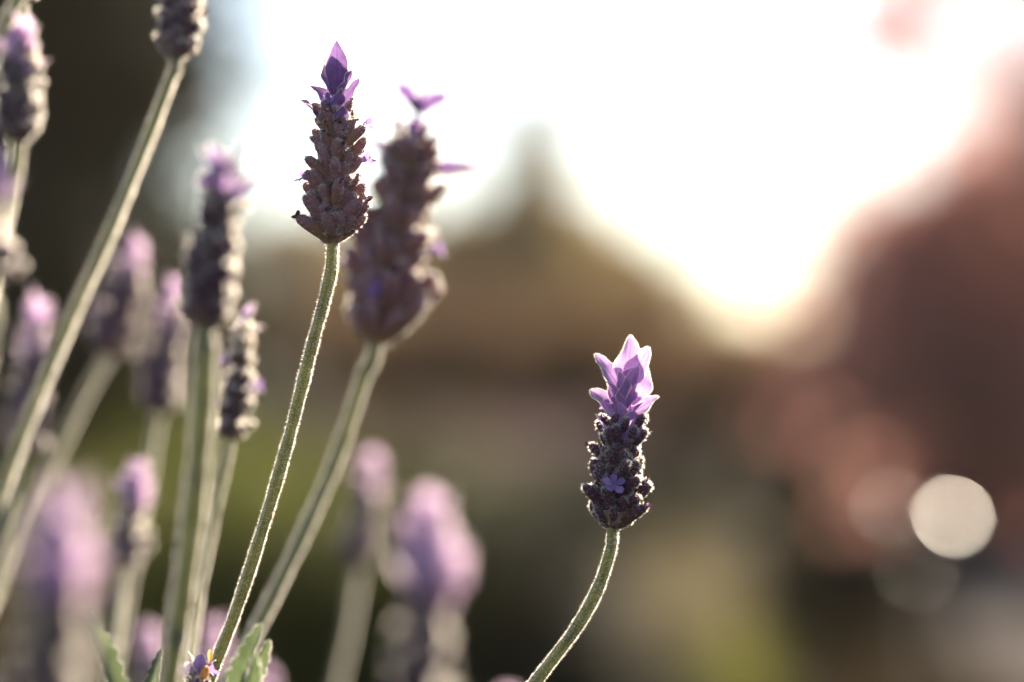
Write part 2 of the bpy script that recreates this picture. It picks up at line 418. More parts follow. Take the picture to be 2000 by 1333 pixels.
# --- far skyline: each tree by where its top stands
sky_row = [
    (470, 425, 46, 150, 'grey', 'greyish loose tree at the end of the skyline row beside the dark evergreen'),
    (600, 390, 52, 150, 'olive', None), (745, 375, 55, 150, 'olive', None), (890, 370, 50, 140, 'olive', None),
    (1165, 385, 52, 130, 'olive', None), (1285, 480, 48, 130, 'olive', None),
    (1400, 600, 45, 120, 'olive', None), (1520, 640, 47, 120, 'brown', None), (1640, 590, 44, 110, 'brown', None),
]
for k, (px, py, D, wpx, kind, lab) in enumerate(sky_row):
    b = on_ground(px, D); h = height_at(py, D)
    if lab is None:
        lab = {600: 'olive brown round skyline tree next to the greyish loose tree', 745: 'olive brown round skyline tree second from the greyish loose tree',
               890: 'olive brown round skyline tree on the evergreen side of the pointed conifer', 1165: 'olive brown round skyline tree on the path side of the pointed conifer',
               1285: 'olive brown skyline tree, second past the conifer towards the path', 1400: 'smallest olive brown skyline tree, where the row drops to bronze trees',
               1520: 'bronze skyline tree at the lowest dip next to the smallest olive one', 1640: 'bronze skyline tree at the end of the row next to the red leaves'}[px]
    broad_tree('broadleaf_tree', lab, 'tree', b, h * 0.98, wpx * K * D * 0.75, LV[kind], MAT['bark'], 5200, 0.13 * h / 3, 100 + k, 'far skyline trees', crown_from=0.06, clump=0.2)
b = on_ground(1040, 49); h = height_at(150, 49)
conifer('conifer_tree', 'pointed conifer tree rising alone above the far skyline row', 'tree', b, h, 215 * K * 49, LV['olive'], MAT['bark'], 9000, 0.17, 140)

# --- nearer dark shrub row below the skyline
row2 = [(480, 640, 17, 190, 'dark'), (700, 610, 19, 200, 'brown'), (930, 600, 18, 200, 'brown'), (1150, 610, 17, 190, 'brown'), (1360, 650, 18, 190, 'brown'), (1560, 660, 17, 190, 'brown')]
for k, (px, py, D, wpx, kind) in enumerate(row2):
    b = on_ground(px, D); h = height_at(py, D)
    broad_tree('shrub', {480: 'dark green shrub beside the bronze shrubs before the far trees', 700: 'bronze shrub next to the dark green shrub in the middle row',
                930: 'bronze shrub in front of the foot of the pointed conifer', 1150: 'bronze shrub just beyond the pointed conifer towards the path',
                1360: 'bronze shrub behind the straw coloured grass tuft', 1560: 'last bronze shrub of the middle row before the red bush'}[px],
               'shrub', b, h, wpx * K * D * 0.8, LV[kind], MAT['bark'], 5200, 0.045, 160 + k, 'bronze and dark shrub row', crown_from=0.03, clump=0.22)

# --- dark evergreen
broad_tree('evergreen_tree', 'tall dense dark evergreen tree standing behind the lavender clump', 'tree', on_ground(30, 13), 3.6, 0.74, LV['dark'], MAT['bark'], 42000, 0.06, 181, crown_from=0.02, clump=0.30, squash=0.6)
broad_tree('evergreen_tree', 'lower spreading dark evergreen bush at the foot of the tall evergreen', 'bush', on_ground(190, 12), 1.35, 0.55, LV['dark'], MAT['bark'], 12000, 0.045, 182, crown_from=0.03, clump=0.2)
# --- red-leaved trees
broad_tree('red_leaf_tree', 'red leaved tree with thin open top beside the gravel path', 'tree', on_ground(2100, 11), 3.1, 0.86, LV['red'], MAT['bark'], 9000, 0.05, 191, crown_from=0.08, clump=0.17, top_thin=1.5)
broad_tree('red_leaf_bush', 'dense red brown leaved bush under the red tree', 'bush', on_ground(1925, 12), height_at(270, 12), 0.62, LV['red'], MAT['bark'], 12000, 0.045, 192, crown_from=0.03, clump=0.2)


# --- mid-distance planting between the clump and the shrubs
def tuft(name, label, cat, base, h, spread, mat, nblade, seed, group=None, head=None):
    """a clump of arching blades, each a tapering ribbon"""
    r = np.random.default_rng(seed)
    root = empty(name, base); tag(root, label, cat, group)
    Vs, Fs = [], []; o = 0
    hv, hf = [], []; ho = 0
    for k in range(nblade):
        az = r.uniform(0, 2 * np.pi); d = np.array([math.cos(az), math.sin(az), 0])
        L = h * r.uniform(0.6, 1.05); s = spread * r.random() ** 0.6
        p0 = d * r.random() * spread * 0.3; t = np.linspace(0, 1, 5)[:, None]
        P = p0 + d * s * t ** 1.8 + np.array([0, 0, 1.0]) * L * (t - 0.18 * (s / spread) * t ** 3)
        wd = 0.0035 * (1 - t * 0.92) * (h / 0.5); sdv = np.array([-d[1], d[0], 0])
        Vs.append(np.vstack([P - sdv * wd, P + sdv * wd])); i = np.arange(4)
        Fs.append(np.stack([i, i + 5, i + 6, i + 1], -1) + o); o += 10
        if head is not None and r.random() < 0.55:
            m = 26
            q = P[-1] + (P[-1] - P[-2]) * r.uniform(-0.1, 0.35, (m, 1)) + r.normal(size=(m, 3)) * 0.005
            v, f = leaf_quads(q, 0.006, r); hv.append(v); hf.append(f + ho); ho += len(v)
    mesh_obj('blades', np_mesh('blades', np.vstack(Vs), np.vstack(Fs), mat, smooth=False), root)['kind'] = 'stuff'
    if hv:
        mesh_obj('flower_heads', np_mesh('flower_heads', np.vstack(hv), np.vstack(hf), head, smooth=False), root)['kind'] = 'stuff'
    return root


tuft('grass_tuft', 'straw coloured grass tuft catching the sun beyond the curved stalk', 'grass', on_ground(1345, 4.6), 0.46, 0.16, LV['straw'], 420, 301)
tuft('grass_tuft', 'lime green low grass tuft at the foot of the straw tuft', 'grass', on_ground(1440, 4.3), 0.33, 0.12, LV['lime'], 380, 302)
tuft('grass_tuft', 'tall sunlit lime green grass tuft glowing behind the foot of the broad brown spike', 'grass', on_ground(560, 8.0), 0.50, 0.30, LV['lime'], 700, 303)
tuft('grass_tuft', 'sunlit lime green grass tuft behind the pink back row spikes', 'grass', on_ground(200, 7.0), 0.50, 0.30, LV['lime'], 700, 304)
for k, (px, D, h) in enumerate([(500, 5.2, 0.42), (700, 6.0, 0.40), (1000, 5.4, 0.36), (1180, 6.4, 0.38)]):
    broad_tree('low_bush', ['low green bush behind the stalks of the sharp tan spike', 'low green bush behind the small pale back row spike', 'low dark bush beyond the dim lavender top', 'low dark bush behind the curved stalk beside the straw tuft'][k], 'bush', on_ground(px, D), h, 0.36, LV['green' if k < 2 else 'dark'], MAT['bark'], 9000, 0.016, 310 + k, 'low bushes on the lawn', crown_from=0.05, clump=0.2)
for k, (px, D, h) in enumerate([(830, 11, 0.52), (960, 10, 0.5), (1080, 11.5, 0.52)]):
    tuft('lavender_shrub', ['far mauve lavender shrub above the large white crowned spike', 'middle one of the three far mauve lavender shrubs', 'far mauve lavender shrub nearest the curved spike'.replace('nearest', 'next to')][k], 'shrub', on_ground(px, D), h, 0.42, MAT['foliage'], 420, 330 + k, 'far lavender shrubs', head=MAT['far_spike'])


def glossy_shrub(base, label, aims, seed, h, n_leaf):
    """twiggy shrub whose broad glossy leaves throw the sun back; aims = leaves turned to the sun"""
    r = np.random.default_rng(seed)
    root = empty('glossy_leaf_shrub', base); tag(root, label, 'shrub')
    bl = np.array(base)
    tubes, spots = [], []
    for k in range(11):
        az = k * 2.4; L = r.uniform(0.07, 0.2)
        p = [(0, 0, -0.02), (math.cos(az) * L * .3, math.sin(az) * L * .3, h * 0.45), (math.cos(az) * L, math.sin(az) * L, h * r.uniform(0.75, 1.0))]
        lp = catmull(p, 6); tubes.append(tube(lp, np.linspace(0.005, 0.0015, len(lp)), 6))
        for q in range(n_leaf):
            spots.append(lp[int((0.3 + 0.7 * q / n_leaf) * (len(lp) - 1))] + r.normal(size=3) * 0.012)
    for pos, *_ in aims:
        loc = np.array(pos) - bl; lp = catmull([(0, 0, -0.02), (loc[0] * .4, loc[1] * .4, loc[2] * 0.6), tuple(loc - np.array([0, 0, 0.004]))], 6)
        tubes.append(tube(lp, np.linspace(0.005, 0.001, len(lp)), 6))
    V, F = merge(tubes); mesh_obj('twigs', np_mesh('twigs', V, F, MAT['bark']), root)
    lm = blade_mesh('shrub_leaf', 0.045, 0.022, cup=0.15, curl=-0.25, mat=LV['glossy'])
    for s in spots:
        o = mesh_obj('leaf', lm, root)
        o.location = s; o.rotation_euler = (r.uniform(0.2, 1.4), r.normal() * 0.4, r.uniform(0, 6.28)); o.scale = (1,) * 3
    for pos, sz, off in aims:
        loc = np.array(pos) - bl
        vdir = (Vector((0, 0, CAM_Z)) - Vector(pos)).normalized()
        nrm = (vdir + sdir).normalized()
        nrm = (nrm + Vector(off)).normalized()
        flat = blade_mesh('shrub_leaf', 0.045, 0.022, cup=0.02, curl=-0.04, mat=LV['glossy'])
        o = mesh_obj('leaf', flat, root)
        o.rotation_mode = 'QUATERNION'; o.rotation_quaternion = nrm.to_track_quat('Z', 'Y')
        o.scale = (sz, sz, sz)
        o.location = Vector(loc) - o.rotation_quaternion @ Vector((0, 0.0225 * sz, 0))
    return root


# ------------------------------------------------------------------ lavender pieces
def blade_grid(length, width, cup=0.3, curl=0.3, point=1.0, ns=9, nw=5, belly=0.42, teeth=0, tooth=0.0, ripple=0.0, rr=None):
    """a leaf or petal lying along +Y, face up +Z; returns V, F, uv. teeth > 0: crenate margin"""
    if teeth:
        ns = teeth * 4 + 1
    v = np.linspace(0, 1, ns); u = np.linspace(-1, 1, nw)
    prof = np.where(v < belly, np.sin(np.pi / 2 * (0.22 + 0.78 * v / belly)), np.cos(np.pi / 2 * ((v - belly) / (1 - belly))) ** (0.75 * point))
    prof = np.maximum(prof, 0.015)
    if teeth:
        prof = prof * (1 - tooth * 0.5 * (1 + np.cos(2 * np.pi * v * teeth)))
    ang = curl * v ** 1.5
    y = np.concatenate([[0], np.cumsum(np.cos(ang[1:]) * np.diff(v))]) * length
    z = np.concatenate([[0], np.cumsum(np.sin(ang[1:]) * np.diff(v))]) * length
    U, Pf = np.meshgrid(u, prof)
    X = U * Pf * width / 2
    Zc = cup * (np.abs(U) ** 1.6) * Pf * width / 2
    Y = np.repeat(y[:, None], nw, 1); Z = np.repeat(z[:, None], nw, 1)
    A = np.repeat(ang[:, None], nw, 1)
    if ripple:
        k1, k2, k3, k4 = rr.uniform(0, 6.28, 4)
        Vv = np.repeat(v[:, None], nw, 1)
        Zc = Zc + ripple * width * (np.abs(U) * np.sin(9 * Vv + k1 + 1.5 * U) + 0.5 * np.sin(15 * Vv + k2) * U) * Pf + 0.05 * width * np.exp(-(U / 0.18) ** 2) * Pf
        X = X * (1 + ripple * 0.9 * np.sin(11 * Vv + k3 + np.sign(U))) + ripple * 0.5 * width * np.sin(4 * Vv + k4) * Vv
    V = np.stack([X, Y - Zc * np.sin(A), Z + Zc * np.cos(A)], -1)
    uv = np.stack([(U + 1) / 2, np.repeat(v[:, None], nw, 1)], -1)
    i, j = np.meshgrid(np.arange(ns - 1), np.arange(nw - 1), indexing='ij'); a = (i * nw + j).ravel()
    return V, np.stack([a, a + 1, a + nw + 1, a + nw], -1), uv.reshape(-1, 2)


def blade_mesh(name, length, width, mat=None, **kw):
    V, F, uv = blade_grid(length, width, **kw)
    return np_mesh(name, V.reshape(-1, 3), F, mat, uv=uv)


def calyx_shape(ln, r0, seg=10, seed=0, open_=0.0):
    r = np.random.default_rng(seed)
    z = np.array([0, 0.08, 0.25, 0.48, 0.70, 0.86, 0.96, 1.0])
    pr = np.array([0.45, 0.68, 0.88, 1.0, 0.98, 0.86, 0.60, 0.12 + 0.3 * open_])
    th = np.linspace(0, 2 * np.pi, seg, endpoint=False)
    rib = 1 + 0.07 * np.cos(5 * th)
    V = np.stack([np.outer(pr * r0, rib * np.cos(th)), np.outer(pr * r0, rib * np.sin(th)), np.repeat((z * ln)[:, None], seg, 1)], -1)
    V[:, :, 0] += (0.10 * ln * z ** 2)[:, None]
    V[-2:] += r.normal(size=(2, seg, 3)) * r0 * 0.07
    V = V.reshape(-1, 3); i = np.arange(7)[:, None] * seg; j = np.arange(seg)[None, :]
    a = i + j; b = i + (j + 1) % seg
    F = np.stack([a, b, b + seg, a + seg], -1).reshape(-1, 4)
    last = 7 * seg
    for k in range(seg // 2 - 1):
        F = np.vstack([F, [[last + k, last + k + 1, last + seg - 2 - k, last + seg - 1 - k]]])
    return V, F


CAL = [(5.3e-3, 0.88e-3, 0.0), (4.7e-3, 0.98e-3, 0.8), (5.9e-3, 0.86e-3, 0.4), (4.3e-3, 0.80e-3, 0.0)]
CALV = [calyx_shape(l, r_, seed=k, open_=o_)[0] for k, (l, r_, o_) in enumerate(CAL)]
CALM = {}


def calyx_meshes(key):
    if key not in CALM:
        CALM[key] = [np_mesh('calyx', *calyx_shape(l, r_, seed=k, open_=o_), MAT[key]) for k, (l, r_, o_) in enumerate(CAL)]
    return CALM[key]


PETAL = None
TUBE = None


def floret(parent, loc, direction, size, seed):
    """tiny five-lobed flower: corolla tube with five petals as sub-parts"""
    global PETAL, TUBE
    if PETAL is None:
        PETAL = [blade_mesh('petal', 1.9e-3, 1.35e-3, mat=MAT['petal'], cup=0.25, curl=c, belly=0.6, point=0.55, ns=6) for c in (0.5, -0.4, 0.1)]
        p = np.array([[0, 0, -2.2e-3], [0, 0, -1.1e-3], [0, 0, 0]]); V, F = tube(p, [0.5e-3, 0.45e-3, 0.7e-3], 8)
        TUBE = np_mesh('floret', V, F, MAT['petal'])
    r = random.Random(seed)
    o = mesh_obj('floret', TUBE, parent); o.location = loc
    o.rotation_mode = 'QUATERNION'; o.rotation_quaternion = Vector(direction).to_track_quat('Z', 'Y'); o.scale = (size,) * 3
    for k in range(5):
        q = mesh_obj('petal', PETAL[r.randrange(3)], o)
        a = k * 2 * math.pi / 5 + r.uniform(-0.2, 0.2); t = r.uniform(0.25, 0.8)
        # petal lies along local +Y; turn it round the mouth and tip it up by t
        q.matrix_local = Matrix.Rotation(a, 4, 'Z') @ Matrix.Translation((0, 0.45e-3, 0)) @ Matrix.Rotation(t, 4, 'X')
        q.scale = (r.uniform(0.85, 1.15),) * 3
    return o


def hairs(P, Nn, ln, wd, r, droop=None):
    """single fine triangles standing on the surface points P along the normals"""
    n = len(P)
    d = Nn + r.normal(size=(n, 3)) * 0.34
    if droop is not None: d = d + droop
    d /= np.linalg.norm(d, axis=1)[:, None] + 1e-9
    b = np.cross(d, r.normal(size=(n, 3))); b /= np.linalg.norm(b, axis=1)[:, None] + 1e-9
    L = ln * r.uniform(0.45, 1.3, (n, 1))
    V = np.stack([P - b * wd, P + b * wd, P + d * L], 1).reshape(-1, 3)
    return V, np.arange(3 * n).reshape(-1, 3)


def surface_points(V, F, n, r):
    """random points and normals on quads"""
    Q = V[F]; nr = np.cross(Q[:, 2] - Q[:, 0], Q[:, 3] - Q[:, 1])
    ar = np.linalg.norm(nr, axis=1); nr = nr / (ar[:, None] + 1e-15)
    k = r.choice(len(F), n, p=ar / ar.sum())
    a, b = r.random((n, 1)), r.random((n, 1))
    P = (Q[k, 0] * (1 - a) + Q[k, 1] * a) * (1 - b) + (Q[k, 3] * (1 - a) + Q[k, 2] * a) * b
    return P, nr[k]


ROOT_C = Vector((-0.03, 0.62, 0.0))


def lavender(label, base, tip, stem, calyx='calyx', bract='bract', whorl_to=0.66, nwh=7, per=8, rscale=1.0, coma=None, florets=(), seed=1, fuzz=1.5, root=None, srad=1.0e-3, cup=True, coma_scale=1.0, coma_n=9, taper=0.30, coma_open=42, core_to=0.1, hair=0.60e-3):
    """one flower stalk. base, tip: (px, py, D) of the spike's foot and top; stem: further (px, py, D) points going down"""
    r = np.random.default_rng(seed); rr = random.Random(seed)
    B, T = at(*base), at(*tip)
    if root is None:
        lastp = at(*stem[-1])
        root = Vector((ROOT_C.x + (lastp.x - ROOT_C.x) * 0.45 + rr.uniform(-.02, .02), ROOT_C.y + (lastp.y - ROOT_C.y) * 0.6 + rr.uniform(-.02, .02), -0.02))
    else:
        root = Vector(root)
    top = empty('lavender_stalk', (root.x, root.y, 0.0)); tag(top, label, 'lavender', GRP)
    O = np.array([root.x, root.y, 0.0])
    L = (T - B).length
    # stem, from the top of the flower spike down to the soil
    pts = [at(*s) for s in stem]
    lo = pts[-1]
    dn = (pts[-1] - (pts[-2] if len(pts) > 1 else B)).normalized()
    mid1 = lo + dn * 0.10
    mid1.z = max(mid1.z, 0.12)
    mid2 = root + Vector(((mid1.x - root.x) * 0.25, (mid1.y - root.y) * 0.25, mid1.z * 0.45))
    core = B + (T - B) * (whorl_to + core_to)
    ctrl = [core, B] + pts + [mid1, mid2, root]
    npn = [14, 30] + [26] * (len(pts) - 1) + [16, 10, 8]
    path = catmull([tuple(c) for c in ctrl], npn[:len(ctrl) - 1]) - O
    nn = len(path)
    s = np.concatenate([[0], np.cumsum(np.linalg.norm(np.diff(path, axis=0), axis=1))])
    rad = srad * np.interp(s, [0, L * whorl_to, L * whorl_to + 0.006, 0.15, 0.5], [0.35, 0.75, 1.0, 1.08, 1.15])
    rad = rad * (1 + 0.05 * np.sin(s * 310 + seed) + 0.03 * np.sin(s * 900))
    V, F = tube(path, rad, 16, lobes=0.15, twist=0.5 + rr.uniform(-.4, .4))
    st = mesh_obj('stem', np_mesh('stem', V, F, MAT['stem']), top)
    hv = []
    sel = F[np.linalg.norm(V[F[:, 0]] - (np.array(B) - O), axis=1) < 0.20]
    area = np.linalg.norm(np.cross(V[sel[:, 2]] - V[sel[:, 0]], V[sel[:, 3]] - V[sel[:, 1]]), axis=1).sum() / 2
    P, Nn = surface_points(V, sel, int(area * 1e6 * 17 * fuzz ** 0.5), r)
    hw = 0.046e-3 / fuzz ** 0.35
    hv.append(hairs(P, Nn, 0.56e-3, hw, r))
    # local frame of the spike: z up the axis, x to the side, y away
    z = (T - B).normalized(); x = Vector((1, 0, 0)); x = (x - z * x.dot(z)).normalized(); y = z.cross(x)
    Bl = B - Vector(O)

    def loc(h, az=0, rad_=0.0):
        return Bl + z * h + (x * math.cos(R(az)) + y * math.sin(R(az))) * rad_

    cms = calyx_meshes(calyx)
    Lw = L * whorl_to
    for k in range(nwh):
        f = k / (nwh - 1)
        h = Lw * (0.0 + 0.93 * f ** 0.95) + (0.6e-3 if k == 0 else 0)
        env = (0.92 + 0.16 * math.sin(math.pi * min(1, f * 1.5 + 0.2))) * (1 - taper * f ** 1.4)     # fullness up the spike
        m = max(5, int(round(per * (1 - 0.25 * f)))) + (1 if 0 < k < nwh - 2 else 0)
        for layer in range(2 if k < nwh - 1 else 1):
            for j in range(m if layer == 0 else m - 2):
                az = 360 * (j + 0.5 * (k % 2) + 0.33 * layer) / (m if layer == 0 else m - 2) + rr.uniform(-11, 11)
                tl = R((44 if layer == 0 else 27) + rr.uniform(-14, 12) - 9 * f)
                d = z * math.cos(tl) + (x * math.cos(R(az)) + y * math.sin(R(az))) * math.sin(tl)
                ci = rr.randrange(4)
                sc = 1.1 * rscale * env * rr.uniform(0.74, 1.16) * (1.0 if layer == 0 else 0.92)
                p = loc(h + layer * 1.1e-3 + rr.uniform(-.5e-3, .5e-3), az, 1.0e-3 * rscale)
                o = mesh_obj('calyx', cms[ci], top)
                o.rotation_mode = 'QUATERNION'
                q = d.to_track_quat('Z', 'Y') @ Quaternion((0, 0, 1), rr.uniform(0, 6.28))
                o.rotation_quaternion = q; o.location = p; o.scale = (sc,) * 3
                nh = int(190 * fuzz ** 0.6)
                Vc = CALV[ci] * sc; k_ = r.choice(len(Vc), nh)
                cen = np.stack([np.zeros(nh), np.zeros(nh), Vc[k_, 2]], -1)
                P = Vc[k_] + r.normal(size=(nh, 3)) * 0.12e-3; Nn = P - cen; Nn /= np.linalg.norm(Nn, axis=1)[:, None] + 1e-9
                Nn[:, 2] += 0.5
                nt_ = int(55 * fuzz ** 0.6); kt = r.choice(np.arange(40, 80), nt_)
                Pt = Vc[kt] + r.normal(size=(nt_, 3)) * 0.15e-3; Nt = Pt - np.array([0.0003, 0, 0.6 * CAL[ci][0] * sc]); Nt /= np.linalg.norm(Nt, axis=1)[:, None]
                P = np.vstack([P, Pt]); Nn = np.vstack([Nn, Nt])
                M3 = np.array(q.to_matrix())
                v, f_ = hairs(P @ M3.T + np.array(p), Nn @ M3.T, hair, hw, r); hv.append((v, f_))
                # withered corolla at the mouth of some buds
                if layer == 0 and rr.random() < 0.22:
                    dp = mesh_obj('withered_petal', WITH[rr.randrange(2)], top)
                    dp.rotation_mode = 'QUATERNION'; dp.rotation_quaternion = q @ Quaternion((1, 0, 0), R(70 + rr.uniform(-25, 25)))
                    dp.location = p + q @ Vector((0.095, 0, 0.95)) * CAL[ci][0] * sc; dp.scale = (sc,) * 3
        # papery bracts below each whorl
        nb = 4 if k == 0 else (2 if k < nwh - 1 else 0)
        for j in range(nb):
            az = 360 * j / nb + (k * 70 % 360) + (45 if k == 0 else rr.uniform(-20, 20))
            big = 1.0 if k == 0 else 0.85
            petal_like(top, hv, r, loc(h - 0.5e-3, az, 0.8e-3), z, x, y, az, 4.8e-3 * big * rscale, 6.2e-3 * big * rscale, 66 if k == 0 else 36, 'papery', cup=0.5, curl=-1.0 if k == 0 else 0.4, point=0.5, fz=fuzz)
    # coloured bracts at the top
    own = coma is not None
    if coma is None:
        coma = []
        if bract == 'pink_bract': coma_n += 4
        for j in range(coma_n):
            f = j / coma_n
            coma.append((whorl_to - (0.20 if bract == 'pink_bract' else 0.07) + (0.33 if bract == 'pink_bract' else 0.2) * f + rr.uniform(-.02, .02), j * 137 + rr.uniform(-20, 20), ((9.0 if bract == 'pink_bract' else 10.5) - 2 * f) * rr.uniform(0.75, 1.1) * coma_scale, (5.0 - f) * coma_scale, coma_open - (coma_open - 8) * f + rr.uniform(-6, 6)))
    for (h, az, ln, wd, tilt, *rl) in coma:
        petal_like(top, hv, r, loc(h * L, az, 3.2e-3 if own and h < whorl_to - 0.04 else 0.8e-3), z, x, y, az, ln * 1e-3, wd * 1e-3, tilt, bract, cup=0.38, curl=rr.uniform(-0.1, 0.35), point=1.15, fz=fuzz, roll=rl[0] if rl else rr.uniform(-35, 35))
    for (h, az, sz) in florets:
        d = (x * math.cos(R(az)) + y * math.sin(R(az))) * 0.9 + z * 0.45
        floret(top, loc(h * L, az, 5.0e-3 * rscale * (1 if h < whorl_to else 0.5)), d, sz, seed * 31 + int(h * 100))
    Vh, Fh = merge(hv)
    fz = mesh_obj('fuzz', np_mesh('fuzz', Vh, Fh, MAT['fuzz'], smooth=False), top); fz['kind'] = 'stuff'
    return top


def petal_like(top, hv, r, p, z, x, y, az, ln, wd, tilt, mat, cup=0.4, curl=0.2, point=1.0, fz=1.0, name='bract', roll=0.0):
    out = x * math.cos(R(az)) + y * math.sin(R(az))
    t = R(tilt)
    ly = z * math.cos(t) + out * math.sin(t)           # along the bract
    lz = z * math.sin(t) - out * math.cos(t)           # its inner face looks to the axis
    lx = ly.cross(lz)
    lx, lz = lx * math.cos(R(roll)) + lz * math.sin(R(roll)), lz * math.cos(R(roll)) - lx * math.sin(R(roll))
    V, F, uv = blade_grid(ln, wd, cup=cup, curl=-curl, point=point, ns=15, nw=9, ripple=0.10, rr=r)
    me = np_mesh(name, V.reshape(-1, 3), F, MAT[mat], uv=uv)
    o = mesh_obj(name, me, top)
    M = Matrix((lx, ly, lz)).transposed()
    o.matrix_local = Matrix.Translation(p) @ M.to_4x4()
    # fringe of hairs along both edges and over the back
    M3 = np.array(M); ns, nw = V.shape[:2]
    for side in (0, nw - 1):
        m = int(ln * 1e3 * 22 * fz); k = r.uniform(0, ns - 1.001, m); i = k.astype(int); f = (k - i)[:, None]
        P = V[i, side] * (1 - f) + V[i + 1, side] * f
        Nn = np.tile(np.array([-1.0 if side == 0 else 1.0, 0.35, 0.0]), (m, 1))
        v, f_ = hairs(P @ M3.T + np.array(p), Nn @ M3.T, 0.38e-3, 0.040e-3 / fz ** 0.5, r); hv.append((v, f_))
    Vf = V.reshape(-1, 3); P, Nn = surface_points(Vf, F, int(ln * wd * 1e6 * 1.1 * fz) + 1, r)
    v, f_ = hairs(P @ M3.T + np.array(p), -Nn @ M3.T, 0.25e-3, 0.016e-3, r); hv.append((v, f_))
    return o


WITH = [blade_mesh('withered_petal', 1.3e-3, 1.3e-3, mat=MAT['calyx_dark'], cup=0.9, curl=1.2, ns=5), blade_mesh('withered_petal', 1.0e-3, 1.5e-3, mat=MAT['calyx_dark'], cup=0.6, curl=-1.0, ns=5)]

# --- glossy shrub whose leaf glints
b = on_ground(1830, 2.6)
glossy_shrub(b, 'twiggy shrub with broad glossy leaves glinting in the sun', [
    (at(1860, 1008, 2.45), 0.27, (0, 0, 0)),
    (at(1735, 990, 2.5), 0.10, (0.05, 0, 0)),
    (at(1790, 1110, 3.4), 0.22, (0.13, 0.0, 0.0)),
], 61, 0.40, 4)

# ------------------------------------------------------------------ the flower stalks
f0 = FOCUS
comaA = [(0.735, -95, 10.8, 4.4, 4), (0.74, 80, 9.0, 4.6, 5), (0.73, 160, 8.2, 4.4, 12), (0.70, 20, 7.0, 4.0, 10),
         (0.68, 180, 6.2, 3.2, 44, 40), (0.66, 2, 7.4, 3.6, 27, -45), (0.60, 196, 5.8, 4.2, 36, 30), (0.64, -60, 5.2, 4.2, 12), (0.60, 95, 6, 4, 25), (0.56, -70, 4.8, 3.0, 16)]
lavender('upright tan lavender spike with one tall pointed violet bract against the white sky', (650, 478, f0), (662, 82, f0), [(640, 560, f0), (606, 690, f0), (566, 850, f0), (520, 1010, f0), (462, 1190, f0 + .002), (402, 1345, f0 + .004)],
         calyx='calyx_tan_glare', bract='deep_bract', coma=comaA, nwh=9, per=10, whorl_to=0.66, florets=[(0.70, -120, 0.9), (0.60, 15, 0.9), (0.43, 2, 1.0), (0.33, 188, 1.0)], seed=3, rscale=1.2, taper=0.18, fuzz=3.2, hair=0.42e-3)
comaC = [(0.70, 90, 11.6, 5.4, 3), (0.62, -62, 9.2, 4.8, 15), (0.70, 178, 9.4, 4.2, 36, 50), (0.74, 5, 8.6, 4.6, 19, -55), (0.65, 25, 8.6, 6.4, 17, -60),
         (0.575, 186, 8.0, 5.4, 50, 45), (0.575, -6, 7.6, 4.4, 50, -45), (0.46, -62, 6.2, 4.8, 8), (0.62, 130, 8.0, 5.0, 20), (0.66, -125, 6.4, 3.2, 16), (0.58, 60, 7, 5, 24), (0.52, -110, 5.6, 3.6, 18), (0.54, -30, 6.0, 3.8, 28, -20), (0.62, -150, 6.4, 3.0, 30), (0.47, 195, 5.0, 4.0, 26, 20)]
lavender('curved lavender spike with open crown of pale violet bracts, standing apart before dark greenery', (1197, 1035, f0), (1232, 655, f0), [(1194, 1070, f0), (1168, 1150, f0), (1120, 1235, f0), (1040, 1340, f0)],
         calyx='calyx_dark', coma=comaC, nwh=7, per=11, whorl_to=0.52, florets=[(0.235, -98, 1.1), (0.56, -5, 0.9), (0.63, 165, 1.0)], seed=8, rscale=1.12, taper=0.08, fuzz=3.2, hair=0.42e-3)
Db = 0.64
comaB = [(h_, a_, l_ * 1.33, w_ * 1.33, *t_) for h_, a_, l_, w_, *t_ in [(0.80, 180, 4.5, 3.2, 14), (0.80, -10, 5.0, 3.4, 18), (0.82, -90, 5.0, 3.4, 8), (0.82, 90, 5, 3.4, 8), (0.945, 212, 7.0, 3.4, 46, -25), (0.945, -32, 6.6, 3.6, 46, 25), (0.945, 90, 4.5, 3.0, 20, 0), (0.945, -90, 3.5, 2.6, 20, 0), (0.72, 0, 9.5, 2.8, 76, -60), (0.74, 175, 7.6, 1.6, 60, 50)]]
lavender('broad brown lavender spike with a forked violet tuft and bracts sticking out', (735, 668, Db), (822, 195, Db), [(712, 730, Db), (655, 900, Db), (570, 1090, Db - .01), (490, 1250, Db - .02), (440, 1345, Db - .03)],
         calyx='calyx_tan_glare', taper=0.38, bract='deep_bract', core_to=0.155, coma=comaB, nwh=10, per=11, whorl_to=0.84, florets=[(0.42, 0, 1.2), (0.2, -100, 1.1), (0.3, 170, 1.1)], seed=14, rscale=1.95, srad=1.35e-3, fuzz=2.2, hair=0.75e-3)
De = 0.515
lavender('dark lavender spike on a long slanting stalk, its upper half above the picture', (344, 118, De), (378, -190, De), [(335, 150, De), (282, 290, De - .003), (215, 455, De - .01), (130, 645, De - .015), (45, 850, De - .02), (-40, 1080, De - .02)],
         calyx='calyx_dark', nwh=7, per=8, seed=21, rscale=0.88, whorl_to=0.7)
D = 0.487
lavender('dark lavender spike with a glowing rim on one side, on a thick pale stalk', (402, 645, D), (440, 285, D), [(400, 690, D), (392, 850, D), (372, 1050, D), (345, 1250, D), (330, 1345, D)],
         calyx='calyx_dark', bract='deep_bract', whorl_to=0.72, nwh=8, per=9, seed=28, srad=1.75e-3, rscale=1.08, coma_scale=0.85)
